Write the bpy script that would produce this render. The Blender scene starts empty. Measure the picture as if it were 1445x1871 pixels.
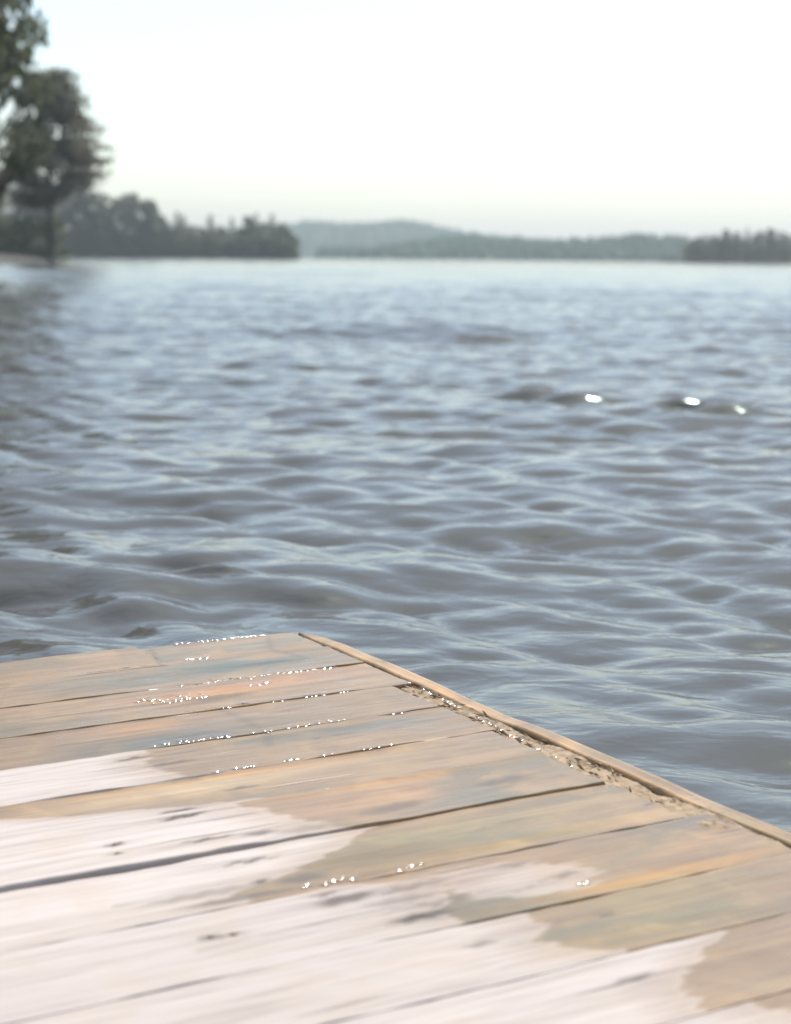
import bpy, math, random
import numpy as np
from mathutils import Vector, Matrix

scene = bpy.context.scene
COL = scene.collection

# ------------------------------------------------------------------ camera
F_PX, W_PX, H_PX = 3108.2, 1445.0, 1871.0          # focal length in photograph pixels
PITCH, ROLL, CAM_Z = 0.14821, 0.01031, 0.82
DECK_Z = 0.07
cam_d = bpy.data.cameras.new("camera")
cam = bpy.data.objects.new("camera", cam_d)
COL.objects.link(cam)
scene.camera = cam
cam_d.sensor_fit = 'VERTICAL'
cam_d.sensor_height = 36.0
cam_d.sensor_width = 36.0
cam_d.lens = F_PX / H_PX * 36.0
cam_d.clip_start = 0.05
cam_d.clip_end = 20000
cam_d.dof.use_dof = True
cam_d.dof.focus_distance = 2.9
cam_d.dof.aperture_fstop = 3.8
cam.matrix_world = (Matrix.Translation((0, 0, CAM_Z))
                    @ Matrix.Rotation(math.radians(90) - PITCH, 4, 'X')
                    @ Matrix.Rotation(ROLL, 4, 'Z'))

# ------------------------------------------------------------------ sky, sun, exposure
SUN_EL, SUN_AZ = math.radians(62), math.radians(20)     # azimuth measured to the right of straight ahead
world = bpy.data.worlds.new("World")
scene.world = world
world.use_nodes = True
wn, wl = world.node_tree.nodes, world.node_tree.links
wn.clear()
w_out = wn.new('ShaderNodeOutputWorld')
w_bg = wn.new('ShaderNodeBackground')
w_sky = wn.new('ShaderNodeTexSky')
w_sky.sky_type = 'NISHITA'
w_sky.sun_disc = False
w_sky.sun_elevation = SUN_EL
w_sky.sun_rotation = SUN_AZ
w_sky.altitude = 300
w_sky.air_density = 1.0
w_sky.dust_density = 1.6
w_sky.ozone_density = 1.0
w_bg.inputs['Strength'].default_value = 0.125
w_hs = wn.new('ShaderNodeHueSaturation')            # thin summer haze pales the blue
w_hs.inputs['Saturation'].default_value = 0.98
w_mul = wn.new('ShaderNodeMix')
w_mul.data_type = 'RGBA'
w_mul.blend_type = 'MULTIPLY'
w_mul.inputs[0].default_value = 1.0
w_mul.inputs[7].default_value = (1.01, 1.012, 0.93, 1)
wl.new(w_sky.outputs[0], w_hs.inputs['Color'])
wl.new(w_hs.outputs[0], w_mul.inputs[6])
w_add = wn.new('ShaderNodeMix')                     # even veil of thin cloud over the whole sky
w_add.data_type = 'RGBA'
w_add.blend_type = 'ADD'
w_add.inputs[0].default_value = 1.0
w_add.inputs[7].default_value = (0.25, 0.25, 0.25, 1)
wl.new(w_mul.outputs[2], w_add.inputs[6])
wl.new(w_add.outputs[2], w_bg.inputs['Color'])
wl.new(w_bg.outputs[0], w_out.inputs['Surface'])

sun_d = bpy.data.lights.new("sun", 'SUN')
sun_d.energy = 2.85
sun_d.angle = math.radians(0.5)
sun_d.color = (1.0, 0.93, 0.85)
sun = bpy.data.objects.new("sun", sun_d)
COL.objects.link(sun)
sdir = Vector((math.sin(SUN_AZ) * math.cos(SUN_EL), math.cos(SUN_AZ) * math.cos(SUN_EL), math.sin(SUN_EL)))
sun.rotation_euler = sdir.to_track_quat('Z', 'Y').to_euler()
sun.location = (6, 20, 30)

scene.view_settings.view_transform = 'Standard'
scene.view_settings.look = 'None'
scene.view_settings.exposure = 0.75
scene.view_settings.gamma = 1.0
scene.view_settings.use_curve_mapping = False
scene.render.engine = 'CYCLES'
scene.cycles.use_denoising = True
scene.cycles.max_bounces = 6
scene.cycles.volume_bounces = 0
scene.cycles.sample_clamp_indirect = 4.0

HAZE_DENSITY = 2.9e-4

# ------------------------------------------------------------------ helpers
def px_dir(x, y):
    """direction of a photograph pixel in the world"""
    a, b = x - W_PX / 2, H_PX / 2 - y
    c, s = math.cos(ROLL), math.sin(ROLL)
    a, b = c * a - s * b, s * a + c * b
    return Vector((a, F_PX * math.cos(PITCH) + b * math.sin(PITCH), -F_PX * math.sin(PITCH) + b * math.cos(PITCH)))

def at(x, y, dist):
    """the world point seen at a pixel, at forward distance dist"""
    d = px_dir(x, y)
    return Vector((0, 0, CAM_Z)) + d * (dist / d.y)

def link_mesh(name, verts, faces, mat, parent=None, smooth=True):
    me = bpy.data.meshes.new(name)
    me.from_pydata([tuple(map(float, v)) for v in verts], [], [tuple(int(i) for i in f) for f in faces])
    if smooth:
        me.polygons.foreach_set('use_smooth', [True] * len(me.polygons))
    me.materials.append(mat)
    o = bpy.data.objects.new(name, me)
    COL.objects.link(o)
    if parent is not None:
        o.parent = parent
    return o

def fast_mesh(name, co, quads, mat, parent=None, smooth=True):
    me = bpy.data.meshes.new(name)
    co = np.asarray(co, np.float32)
    quads = np.asarray(quads, np.int32)
    n = quads.shape[1]
    me.vertices.add(len(co))
    me.vertices.foreach_set('co', co.ravel())
    me.loops.add(quads.size)
    me.loops.foreach_set('vertex_index', quads.ravel())
    me.polygons.add(len(quads))
    me.polygons.foreach_set('loop_start', np.arange(0, quads.size, n, dtype=np.int32))
    me.polygons.foreach_set('use_smooth', np.full(len(quads), smooth))
    me.update(calc_edges=True)
    me.validate()
    me.materials.append(mat)
    o = bpy.data.objects.new(name, me)
    COL.objects.link(o)
    if parent is not None:
        o.parent = parent
    return o

def grid_quads(nr, nc, wrap=False):
    i = np.arange(nr - 1)[:, None]
    j = np.arange(nc if wrap else nc - 1)[None, :]
    j2 = (j + 1) % nc
    a = i * nc + j
    b = i * nc + j2
    return np.stack([a, b, b + nc, a + nc], -1).reshape(-1, 4)

def tag(o, label=None, cat=None, group=None, kind=None):
    if label: o['label'] = label
    if cat: o['category'] = cat
    if group: o['group'] = group
    if kind: o['kind'] = kind
    return o

def empty(name, loc=(0, 0, 0), rz=0.0):
    o = bpy.data.objects.new(name, None)
    o.empty_display_size = 0.3
    o.location = loc
    o.rotation_euler = (0, 0, rz)
    COL.objects.link(o)
    return o

def smooth_noise(n, rng, passes):
    a = rng.normal(0, 1, n + 8 * passes)
    for k in passes and [passes]:
        ker = np.hanning(2 * k + 3)
        a = np.convolve(a, ker / np.sqrt((ker ** 2).sum()), 'same')
    s = (len(a) - n) // 2
    return a[s:s + n]

# ------------------------------------------------------------------ materials
def mat_new(name):
    m = bpy.data.materials.new(name)
    m.use_nodes = True
    nt = m.node_tree
    nt.nodes.clear()
    out = nt.nodes.new('ShaderNodeOutputMaterial')
    return m, nt.nodes, nt.links, out

def N(nodes, t, **kw):
    n = nodes.new(t)
    for k, v in kw.items():
        setattr(n, k, v)
    return n

def noise(nodes, links, vec, scale, detail=4, rough=0.55, dist=0.0):
    n = nodes.new('ShaderNodeTexNoise')
    n.inputs['Scale'].default_value = scale
    n.inputs['Detail'].default_value = detail
    n.inputs['Roughness'].default_value = rough
    n.inputs['Distortion'].default_value = dist
    links.new(vec, n.inputs['Vector'])
    return n.outputs['Fac']

def maprange(nodes, links, val, a, b, c=0.0, d=1.0):
    n = nodes.new('ShaderNodeMapRange')
    n.inputs[1].default_value, n.inputs[2].default_value = a, b
    n.inputs[3].default_value, n.inputs[4].default_value = c, d
    links.new(val, n.inputs[0])
    return n.outputs[0]

def mixc(nodes, links, fac, a, b, mode='MIX'):
    n = nodes.new('ShaderNodeMix')
    n.data_type = 'RGBA'
    n.blend_type = mode
    for sock, v in ((n.inputs[0], fac), (n.inputs[6], a), (n.inputs[7], b)):
        if isinstance(v, (int, float)):
            sock.default_value = v
        elif isinstance(v, tuple):
            sock.default_value = (*v, 1.0)
        else:
            links.new(v, sock)
    return n.outputs[2]

def math_(nodes, links, op, a, b=0.0, clamp=False):
    n = nodes.new('ShaderNodeMath')
    n.operation = op
    n.use_clamp = clamp
    for s, v in ((n.inputs[0], a), (n.inputs[1], b)):
        if isinstance(v, (int, float)):
            s.default_value = v
        else:
            links.new(v, s)
    return n.outputs[0]

def wood_material():
    """weathered softwood: bleached where dry, brown and glossy where wet"""
    m, nd, lk, out = mat_new("weathered_wood")
    tc = N(nd, 'ShaderNodeTexCoord')
    oi = N(nd, 'ShaderNodeObjectInfo')
    off = N(nd, 'ShaderNodeVectorMath', operation='SCALE')
    comb = N(nd, 'ShaderNodeCombineXYZ')
    lk.new(oi.outputs['Random'], comb.inputs[0]); lk.new(oi.outputs['Random'], comb.inputs[1]); lk.new(oi.outputs['Random'], comb.inputs[2])
    lk.new(comb.outputs[0], off.inputs[0]); off.inputs['Scale'].default_value = 37.0
    add = N(nd, 'ShaderNodeVectorMath', operation='ADD')
    lk.new(tc.outputs['Object'], add.inputs[0]); lk.new(off.outputs[0], add.inputs[1])
    P = add.outputs[0]
    # wander the grain a little round knots
    def stretched(sx, sy):
        mp = N(nd, 'ShaderNodeMapping')
        mp.inputs['Scale'].default_value = (sx, sy, sy)
        lk.new(P, mp.inputs['Vector'])
        return mp.outputs[0]
    g_fine = noise(nd, lk, stretched(5, 130), 1.0, 3, 0.6, 0.4)
    g_mid = noise(nd, lk, stretched(1.6, 34), 1.0, 4, 0.55, 0.8)
    g_big = noise(nd, lk, stretched(2.2, 7), 1.0, 3, 0.5, 0.5)
    blot = noise(nd, lk, P, 9.0, 4, 0.6, 0.6)
    crack = noise(nd, lk, stretched(2.2, 75), 1.0, 2, 0.5, 0.3)
    crackm = maprange(nd, lk, crack, 0.33, 0.25)
    wet_a = N(nd, 'ShaderNodeAttribute', attribute_name='wet')
    dark_a = N(nd, 'ShaderNodeAttribute', attribute_name='dark')
    tone_a = N(nd, 'ShaderNodeAttribute', attribute_name='tone')
    edge_n = noise(nd, lk, stretched(9, 60), 1.0, 5, 0.65)
    wv = math_(nd, lk, 'ADD', wet_a.outputs['Fac'], math_(nd, lk, 'MULTIPLY', math_(nd, lk, 'SUBTRACT', edge_n, 0.5), 0.085))
    wet = maprange(nd, lk, wv, -0.008, 0.013)
    # dry colour
    dry = mixc(nd, lk, maprange(nd, lk, g_mid, 0.32, 0.68), (0.53, 0.465, 0.425), (0.46, 0.40, 0.36))
    dry = mixc(nd, lk, maprange(nd, lk, g_fine, 0.46, 0.70, 0, 0.46), dry, (0.25, 0.20, 0.17))
    dry = mixc(nd, lk, maprange(nd, lk, blot, 0.5, 0.72, 0, 0.5), dry, (0.45, 0.37, 0.285))
    # wet colour: ochre, pinkish brown, algae grey
    wc = mixc(nd, lk, maprange(nd, lk, g_mid, 0.3, 0.7), (0.335, 0.222, 0.120), (0.235, 0.152, 0.086))
    wc = mixc(nd, lk, maprange(nd, lk, g_big, 0.46, 0.64, 0, 0.85), wc, (0.165, 0.148, 0.10))
    wc = mixc(nd, lk, maprange(nd, lk, blot, 0.52, 0.72, 0, 0.7), wc, (0.35, 0.245, 0.14))
    wc = mixc(nd, lk, maprange(nd, lk, g_fine, 0.47, 0.72, 0, 0.62), wc, (0.17, 0.115, 0.08))
    wc = mixc(nd, lk, 1.0, wc, tone_a.outputs['Color'], 'MULTIPLY')
    halo = maprange(nd, lk, wv, -0.08, 0.0, 0, 0.42)
    wetc = math_(nd, lk, 'MAXIMUM', wet, halo)
    col = mixc(nd, lk, wetc, dry, wc)
    col = mixc(nd, lk, math_(nd, lk, 'MULTIPLY', crackm, 0.65), col, (0.10, 0.08, 0.065))
    col = mixc(nd, lk, math_(nd, lk, 'MULTIPLY', dark_a.outputs['Fac'], 1.0, True), col, (0.075, 0.058, 0.045))
    hv = N(nd, 'ShaderNodeHueSaturation')
    lk.new(col, hv.inputs['Color'])
    lk.new(maprange(nd, lk, oi.outputs['Random'], 0, 1, 0.92, 1.06), hv.inputs['Value'])
    b = N(nd, 'ShaderNodeBsdfPrincipled')
    lk.new(hv.outputs[0], b.inputs['Base Color'])
    wr = maprange(nd, lk, blot, 0.3, 0.7, 0.24, 0.46)
    rg = N(nd, 'ShaderNodeMix'); rg.data_type = 'FLOAT'
    lk.new(wet, rg.inputs[0]); rg.inputs[2].default_value = 0.78; lk.new(wr, rg.inputs[3])
    lk.new(rg.outputs[0], b.inputs['Roughness'])
    h = math_(nd, lk, 'ADD', math_(nd, lk, 'MULTIPLY', g_fine, 0.5), math_(nd, lk, 'ADD', g_mid, math_(nd, lk, 'MULTIPLY', crackm, -0.8)))
    bp = N(nd, 'ShaderNodeBump')
    bp.inputs['Strength'].default_value = 0.5
    bp.inputs['Distance'].default_value = 0.0016
    lk.new(h, bp.inputs['Height'])
    lk.new(bp.outputs[0], b.inputs['Normal'])
    lk.new(b.outputs[0], out.inputs['Surface'])
    return m

def water_material():
    m, nd, lk, out = mat_new("lake_water")
    tc = N(nd, 'ShaderNodeTexCoord')
    b = N(nd, 'ShaderNodeBsdfPrincipled')
    cl = noise(nd, lk, tc.outputs['Object'], 0.35, 3)
    lk.new(mixc(nd, lk, maprange(nd, lk, cl, 0.35, 0.65), (0.086, 0.080, 0.073), (0.078, 0.076, 0.071)), b.inputs['Base Color'])
    b.inputs['Roughness'].default_value = 0.10
    b.inputs['IOR'].default_value = 1.333
    b.inputs['Specular Tint'].default_value = (0.50, 1.0, 0.96, 1)
    mp = N(nd, 'ShaderNodeMapping')
    mp.inputs['Scale'].default_value = (1.0, 1.5, 1.0)
    mp.inputs['Rotation'].default_value = (0, 0, 0.25)
    lk.new(tc.outputs['Object'], mp.inputs['Vector'])
    n1 = noise(nd, lk, mp.outputs[0], 5.5, 3, 0.5, 0.3)
    bp = N(nd, 'ShaderNodeBump')
    bp.inputs['Strength'].default_value = 0.5
    bp.inputs['Distance'].default_value = 0.020
    lk.new(n1, bp.inputs['Height'])
    m2 = N(nd, 'ShaderNodeMapping')
    m2.inputs['Scale'].default_value = (0.55, 1.25, 1.0)
    m2.inputs['Rotation'].default_value = (0, 0, 0.2)
    lk.new(tc.outputs['Object'], m2.inputs['Vector'])
    n2 = noise(nd, lk, m2.outputs[0], 1.1, 3, 0.55, 0.4)
    b2 = N(nd, 'ShaderNodeBump')
    b2.inputs['Strength'].default_value = 0.5
    b2.inputs['Distance'].default_value = 0.06
    lk.new(n2, b2.inputs['Height'])
    lk.new(b2.outputs[0], bp.inputs['Normal'])
    lk.new(bp.outputs[0], b.inputs['Normal'])
    lk.new(b.outputs[0], out.inputs['Surface'])
    return m

def leaf_material(name, c1, c2, trans=0.35, scale=0.6):
    m, nd, lk, out = mat_new(name)
    tc = N(nd, 'ShaderNodeTexCoord')
    oi = N(nd, 'ShaderNodeObjectInfo')
    nz = noise(nd, lk, tc.outputs['Object'], scale, 3)
    col = mixc(nd, lk, maprange(nd, lk, nz, 0.35, 0.65), c1, c2)
    hv = N(nd, 'ShaderNodeHueSaturation')
    lk.new(col, hv.inputs['Color'])
    lk.new(maprange(nd, lk, oi.outputs['Random'], 0, 1, 0.85, 1.2), hv.inputs['Value'])
    d = N(nd, 'ShaderNodeBsdfPrincipled')
    d.inputs['Roughness'].default_value = 0.6
    t = N(nd, 'ShaderNodeBsdfTranslucent')
    lk.new(hv.outputs[0], d.inputs['Base Color']); lk.new(hv.outputs[0], t.inputs['Color'])
    mx = N(nd, 'ShaderNodeMixShader')
    mx.inputs[0].default_value = trans
    lk.new(d.outputs[0], mx.inputs[1]); lk.new(t.outputs[0], mx.inputs[2])
    lk.new(mx.outputs[0], out.inputs['Surface'])
    return m

def plain_material(name, c1, c2, scale=4.0, rough=0.85):
    m, nd, lk, out = mat_new(name)
    tc = N(nd, 'ShaderNodeTexCoord')
    nz = noise(nd, lk, tc.outputs['Object'], scale, 4)
    b = N(nd, 'ShaderNodeBsdfPrincipled')
    lk.new(mixc(nd, lk, maprange(nd, lk, nz, 0.35, 0.65), c1, c2), b.inputs['Base Color'])
    b.inputs['Roughness'].default_value = rough
    lk.new(b.outputs[0], out.inputs['Surface'])
    return m

def drop_material():
    """clear shallow drops: the wood shows through, the surface mirrors sun and sky"""
    m, nd, lk, out = mat_new("water_drop")
    t = N(nd, 'ShaderNodeBsdfTransparent')
    g = N(nd, 'ShaderNodeBsdfAnisotropic')
    g.inputs['Roughness'].default_value = 0.08
    f = N(nd, 'ShaderNodeFresnel')
    f.inputs['IOR'].default_value = 1.333
    mx = N(nd, 'ShaderNodeMixShader')
    lk.new(f.outputs[0], mx.inputs[0]); lk.new(t.outputs[0], mx.inputs[1]); lk.new(g.outputs[0], mx.inputs[2])
    lk.new(mx.outputs[0], out.inputs['Surface'])
    return m

M_WOOD = wood_material()
M_WATER = water_material()
M_NEEDLE = leaf_material("conifer_needles", (0.125, 0.122, 0.085), (0.165, 0.17, 0.115), 0.5)
M_LEAF = leaf_material("broad_leaves", (0.125, 0.138, 0.09), (0.17, 0.19, 0.12), 0.5)
M_FARWOOD = leaf_material("far_forest_leaves", (0.018, 0.128, 0.058), (0.038, 0.155, 0.066), 0.3, 0.01)
M_BARK = plain_material("bark", (0.12, 0.095, 0.075), (0.07, 0.055, 0.045), 6.0)
M_SOIL = plain_material("shore_soil", (0.065, 0.055, 0.042), (0.04, 0.042, 0.03), 0.4)
M_HILL = plain_material("hill_ground", (0.035, 0.08, 0.04), (0.05, 0.095, 0.05), 0.01)
M_DROP = drop_material()
M_DEBRIS = plain_material("rotten_wood", (0.19, 0.135, 0.085), (0.40, 0.295, 0.18), 60.0, 0.75)

# ------------------------------------------------------------------ lake
def wave_height(x, y, spacing):
    rng = np.random.default_rng(11)
    z = np.zeros_like(x)
    dx = np.zeros_like(x); dy = np.zeros_like(x)
    n = 108
    lam = np.exp(np.linspace(math.log(0.11), math.log(11.0), n))
    for i in range(n):
        L = lam[i] * rng.uniform(0.95, 1.05)
        k = 2 * math.pi / L
        a0 = math.radians(-13)
        sp = math.radians(20 if L > 0.5 else 31)
        a = a0 + rng.normal(0, sp)
        kx, ky = k * math.sin(a), -k * math.cos(a)
        # slope spectrum: strongest between 0.35 m and 1.1 m
        s = 0.030 * math.exp(-0.5 * (math.log(L / 0.29) / 0.72) ** 2) + (0.011 if L < 0.6 else 0.006 if L < 1.6 else 0.0115)
        amp = s / k
        fade = np.clip((L / spacing - 1.4) / 1.6, 0, 1)
        ph = kx * x + ky * y + rng.uniform(0, 2 * math.pi)
        z += amp * fade * np.sin(ph)
        c = np.cos(ph) * fade * amp * 0.95
        dx -= c * kx / k; dy -= c * ky / k
    return z, dx, dy

def build_lake():
    r = [0.5]
    while r[-1] < 5400:
        q = r[-1]
        step = max(0.0037 * q, min(0.12 * q * q / 1300.0, 0.042 * q))
        r.append(q + step)
    r = np.array(r)
    front = np.radians(np.arange(-32, 32.01, 0.135))
    back = np.radians(np.concatenate([np.arange(34, 180, 3.0), np.arange(180, 326, 3.0)]))
    th = np.concatenate([front, back])
    R, T = np.meshgrid(r, th, indexing='ij')
    x, y = R * np.sin(T), R * np.cos(T)
    sp = np.maximum(np.gradient(r)[:, None] * np.ones_like(T), R * np.where(np.abs(((T + np.pi) % (2 * np.pi)) - np.pi) < 0.57, 0.00236, 0.052))
    z, dx, dy = wave_height(x.ravel(), y.ravel(), sp.ravel())
    z, dx, dy = (a.reshape(x.shape) for a in (z, dx, dy))
    # a steeper wavelet running against the head of the dock
    def ridge(yc, s_front, s_back, h, x0, x1):
        t = y - yc
        s = np.where(t < 0, s_front, s_back)
        w = 1 / (1 + np.exp(-(x - x0) / 0.15)) / (1 + np.exp((x - x1) / 0.2))
        return h * np.exp(-0.5 * (t / s) ** 2) * w
    near = np.where(R < 12, 1.0, 0.0)
    z += near * ridge(4.22 + 0.03 * np.sin(5 * x) + 0.05 * np.sin(13 * x + 1) - 0.18 * np.maximum(0, x + 0.1), 0.12, 0.34, 0.056, -2.6, 0.1)
    z += 0.15 * near * ridge(3.55 - 0.35 * (x - 0.3) + 0.03 * np.sin(6 * x), 0.09, 0.2, 0.02, 0.2, 1.6)
    # small steep wavelets whose faces catch the sun
    for (gx_, gy_, gs) in ((0.91, 16.8, .07), (0.84, 9.95, .045), (1.05, 9.70, .042), (1.55, 9.25, .042), (1.76, 9.0, .038), (-0.46, 4.30, .016)):
        z += 1.35 * gs * np.exp(-0.5 * (((x - gx_) / (gs * 4.0)) ** 2 + ((y - gy_ + 0.15 * (x - gx_)) / gs) ** 2))
    # calmer water under and right beside the dock
    cs, sn = math.cos(YAW), math.sin(YAW)
    uu, vv = x * cs + y * sn, -x * sn + y * cs
    d = np.maximum(np.maximum(uu - 1.55, -1.2 - uu), np.maximum(vv - 3.03, -0.6 - vv))
    calm = np.clip((d + 0.02) / 0.5, 0.0, 1.0) * 0.6 + 0.4
    z = np.minimum(z * calm, np.where(d < 0.1, 0.03, 1.0))
    co = np.stack([x + dx * calm, y + dy * calm, z], -1).reshape(-1, 3)
    q = grid_quads(len(r), len(th), wrap=True)[:, ::-1]
    o = fast_mesh("lake_water", co, q, M_WATER)
    tag(o, "rippled grey blue lake surface stretching to the far shore", kind='structure')
    return o

YAW = 0.52502
build_lake()

# lake bed so the water has a floor
bed = [(-5450, -5450, -0.9), (5450, -5450, -0.9), (5450, 5450, -0.9), (-5450, 5450, -0.9)]
tag(link_mesh("lake_bed", bed, [(0, 1, 2, 3)], M_SOIL, smooth=False), "muddy lake bed under the water", kind='structure')

# ------------------------------------------------------------------ far hills with forest
def crowns_mesh(pts, rad, hgt, rng):
    """many small rough tree crowns joined: 6-sided, two rings and a tip each"""
    n = len(pts)
    m = 6
    ang = np.linspace(0, 2 * np.pi, m, endpoint=False)
    jit = rng.uniform(0.7, 1.3, (n, 2, m))
    a = ang[None, None, :] + rng.uniform(0, 6.28, (n, 1, 1))
    rr = rad[:, None, None] * jit * np.array([1.0, 0.72])[None, :, None]
    zz = hgt[:, None, None] * (np.array([0.05, 0.55])[None, :, None] + rng.uniform(-0.08, 0.08, (n, 2, m)))
    ring = np.stack([pts[:, 0][:, None, None] + rr * np.cos(a), pts[:, 1][:, None, None] + rr * np.sin(a), pts[:, 2][:, None, None] + zz], -1).reshape(n, 2 * m, 3)
    tip = np.stack([pts[:, 0] + rng.normal(0, 0.15, n) * rad, pts[:, 1], pts[:, 2] + hgt], -1)[:, None, :]
    co = np.concatenate([ring, tip], 1).reshape(-1, 3)
    base = np.arange(n)[:, None, None] * (2 * m + 1)
    j = np.arange(m); j2 = (j + 1) % m
    tris = np.concatenate([np.stack([j, j2, j + m], -1), np.stack([j2, j2 + m, j + m], -1), np.stack([j + m, j2 + m, np.full(m, 2 * m)], -1)], 0)
    return co, (base + tris[None]).reshape(-1, 3)

def build_hill(name, prof, dist, depth, label, seed, spacing, crown_r, forest_label):
    rng = np.random.default_rng(seed)
    px = np.array([p[0] for p in prof], float)
    tops = [at(p[0], p[1], dist + depth * 0.5) for p in prof]
    X = np.array([t.x for t in tops]); Z = np.array([t.z for t in tops]) - crown_r * 1.6
    xs = np.linspace(X[0], X[-1], 260)
    zr = np.interp(xs, X, np.maximum(Z, 0.5))
    k = np.hanning(9); zr = np.convolve(np.pad(zr, 4, 'edge'), k / k.sum(), 'valid')
    zr = zr + smooth_noise(len(xs), rng, 6) * zr.mean() * 0.02
    prof_t = np.array([0, 0.03, 0.12, 0.3, 0.5, 0.75, 1.0]); prof_h = np.array([-0.02, 0.06, 0.42, 0.82, 1.0, 0.8, -0.02])
    ts = np.linspace(0, 1, 36)
    hs = np.interp(ts, prof_t, prof_h)
    co = []
    for t, h in zip(ts, hs):
        bump = 1 + 0.10 * np.sin(xs / (dist * 0.03) + t * 7) * (t > 0.05) * (t < 0.95)
        co.append(np.stack([xs, np.full_like(xs, dist + t * depth) + 0.05 * depth * np.sin(xs / (dist * 0.02)), np.maximum(zr * h * (1 if abs(t - .5) < .02 else bump), -0.6)], -1))
    co = np.array(co)
    q = grid_quads(len(ts), len(xs))
    o = fast_mesh(name, co.reshape(-1, 3), q, M_HILL)
    tag(o, label, kind='structure')
    # forest over the visible slope
    nx = int((xs[-1] - xs[0]) / spacing)
    ny = int(depth * 0.56 / (spacing * 2.2))
    gx, gy = np.meshgrid(np.linspace(0, len(xs) - 1.001, nx), np.linspace(0.3, 0.54 * 35, ny))
    gx = np.clip(gx + rng.uniform(-.6, .6, gx.shape), 0, len(xs) - 1.01).ravel(); gy = np.clip(gy + rng.uniform(-.5, .5, gy.shape), 0, 34).ravel()
    i, j = gy.astype(int), gx.astype(int); fi, fj = gy - i, gx - j
    P = (co[i, j] * ((1 - fi) * (1 - fj))[:, None] + co[i + 1, j] * (fi * (1 - fj))[:, None] + co[i, j + 1] * ((1 - fi) * fj)[:, None] + co[i + 1, j + 1] * (fi * fj)[:, None])
    P[:, 2] = np.maximum(P[:, 2] - 0.5, 0.0)
    n = len(P)
    rad = crown_r * rng.uniform(0.7, 1.4, n)
    hgt = crown_r * rng.uniform(1.3, 2.9, n)
    c2, f2 = crowns_mesh(P, rad, hgt, rng)
    fo = fast_mesh("forest", c2, f2, M_FARWOOD, smooth=False)
    tag(fo, forest_label, kind='stuff')

FAR = [(-900, 452), (-300, 446), (100, 440), (300, 432), (420, 422), (500, 414), (541, 410), (572, 408), (622, 413), (683, 413), (705, 408), (721, 403), (749, 401), (777, 404), (799, 413), (860, 426), (950, 440), (1100, 452), (1300, 458), (1700, 460), (2400, 462)]
NEAR = [(600, 471), (680, 458), (760, 442), (860, 428), (910, 433), (982, 441), (1054, 439), (1109, 436), (1164, 433), (1214, 432), (1247, 436), (1300, 440), (1400, 438), (1600, 430), (1900, 436), (2400, 445)]
build_hill("far_hill", FAR, 2200, 700, "pale blue green rounded hill behind the lake", 3, 7.0, 5.0, "hazy blue green forest covering the far rounded hill")
build_hill("near_hill", NEAR, 1300, 350, "low green wooded ridge on the far shore at right", 4, 6.0, 3.8, "green forest covering the low ridge right of the hill")

# ------------------------------------------------------------------ trees
def tube(p0, p1, r0, r1, m=7):
    p0, p1 = np.array(p0, float), np.array(p1, float)
    d = p1 - p0; d /= np.linalg.norm(d)
    a = np.cross(d, [0.3, 0.9, 0.1]); a /= np.linalg.norm(a); b = np.cross(d, a)
    t = np.linspace(0, 2 * np.pi, m, endpoint=False)
    c = np.cos(t)[:, None] * a + np.sin(t)[:, None] * b
    v = np.concatenate([p0 + c * r0, p1 + c * r1])
    f = [(i, (i + 1) % m, m + (i + 1) % m, m + i) for i in range(m)]
    return v, f

def join_tubes(ts):
    V, Fc, n = [], [], 0
    for v, f in ts:
        V.append(v); Fc += [tuple(i + n for i in q) for q in f]; n += len(v)
    return np.concatenate(V), Fc

def leaf_quads(P, size, rng, flat=0.0):
    n = len(P)
    a = rng.normal(0, 1, (n, 3)); a[:, 2] *= (1 - flat); a /= np.linalg.norm(a, axis=1)[:, None]
    b = rng.normal(0, 1, (n, 3)); b[:, 2] *= (1 - flat)
    b -= (a * b).sum(1)[:, None] * a; b /= np.linalg.norm(b, axis=1)[:, None]
    s = (size * rng.uniform(0.6, 1.4, n))[:, None]
    nrm = np.cross(a, b)
    co = np.stack([P - a * s, P - b * s * 0.6 + nrm * s * 0.25, P + a * s, P + b * s * 0.6 + nrm * s * 0.25], 1).reshape(-1, 3)
    q = np.arange(n * 4).reshape(-1, 4)
    return co, q

def conifer_data(seed, wide=0.17, lean=0.0):
    """unit-height conifer"""
    rng = np.random.default_rng(seed)
    tubes = [tube((0, 0, -0.02), (lean * 0.5, 0, 0.5), 0.014, 0.009), tube((lean * 0.5, 0, 0.5), (lean, 0, 0.99), 0.009, 0.002)]
    P = []
    zc = 0.10
    while zc < 0.985:
        rad = wide * (1 - zc) ** 0.8 * rng.uniform(0.75, 1.2) + 0.006
        nb = rng.integers(5, 9)
        for k in range(nb):
            a = rng.uniform(0, 6.283); L = rad * rng.uniform(0.55, 1.2)
            z0 = zc + rng.uniform(-0.012, 0.012)
            z1 = z0 - L * rng.uniform(0.05, 0.35)
            e = np.array([L * math.cos(a) + lean * zc, L * math.sin(a), z1]); s = np.array([lean * zc, 0, z0])
            if zc < 0.85: tubes.append(tube(s, s + (e - s) * 0.8, 0.003, 0.001, 4))
            m = max(3, int(L / 0.010))
            t = rng.uniform(0.1, 1.0, m)[:, None]
            P.append(s + (e - s) * t + rng.normal(0, 1, (m, 3)) * np.array([0.010, 0.010, 0.007]))
        zc += rng.uniform(0.022, 0.04)
    P = np.concatenate(P)
    co, q = leaf_quads(P, 0.016, rng, 0.3)
    return join_tubes(tubes), (co, q)

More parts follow.
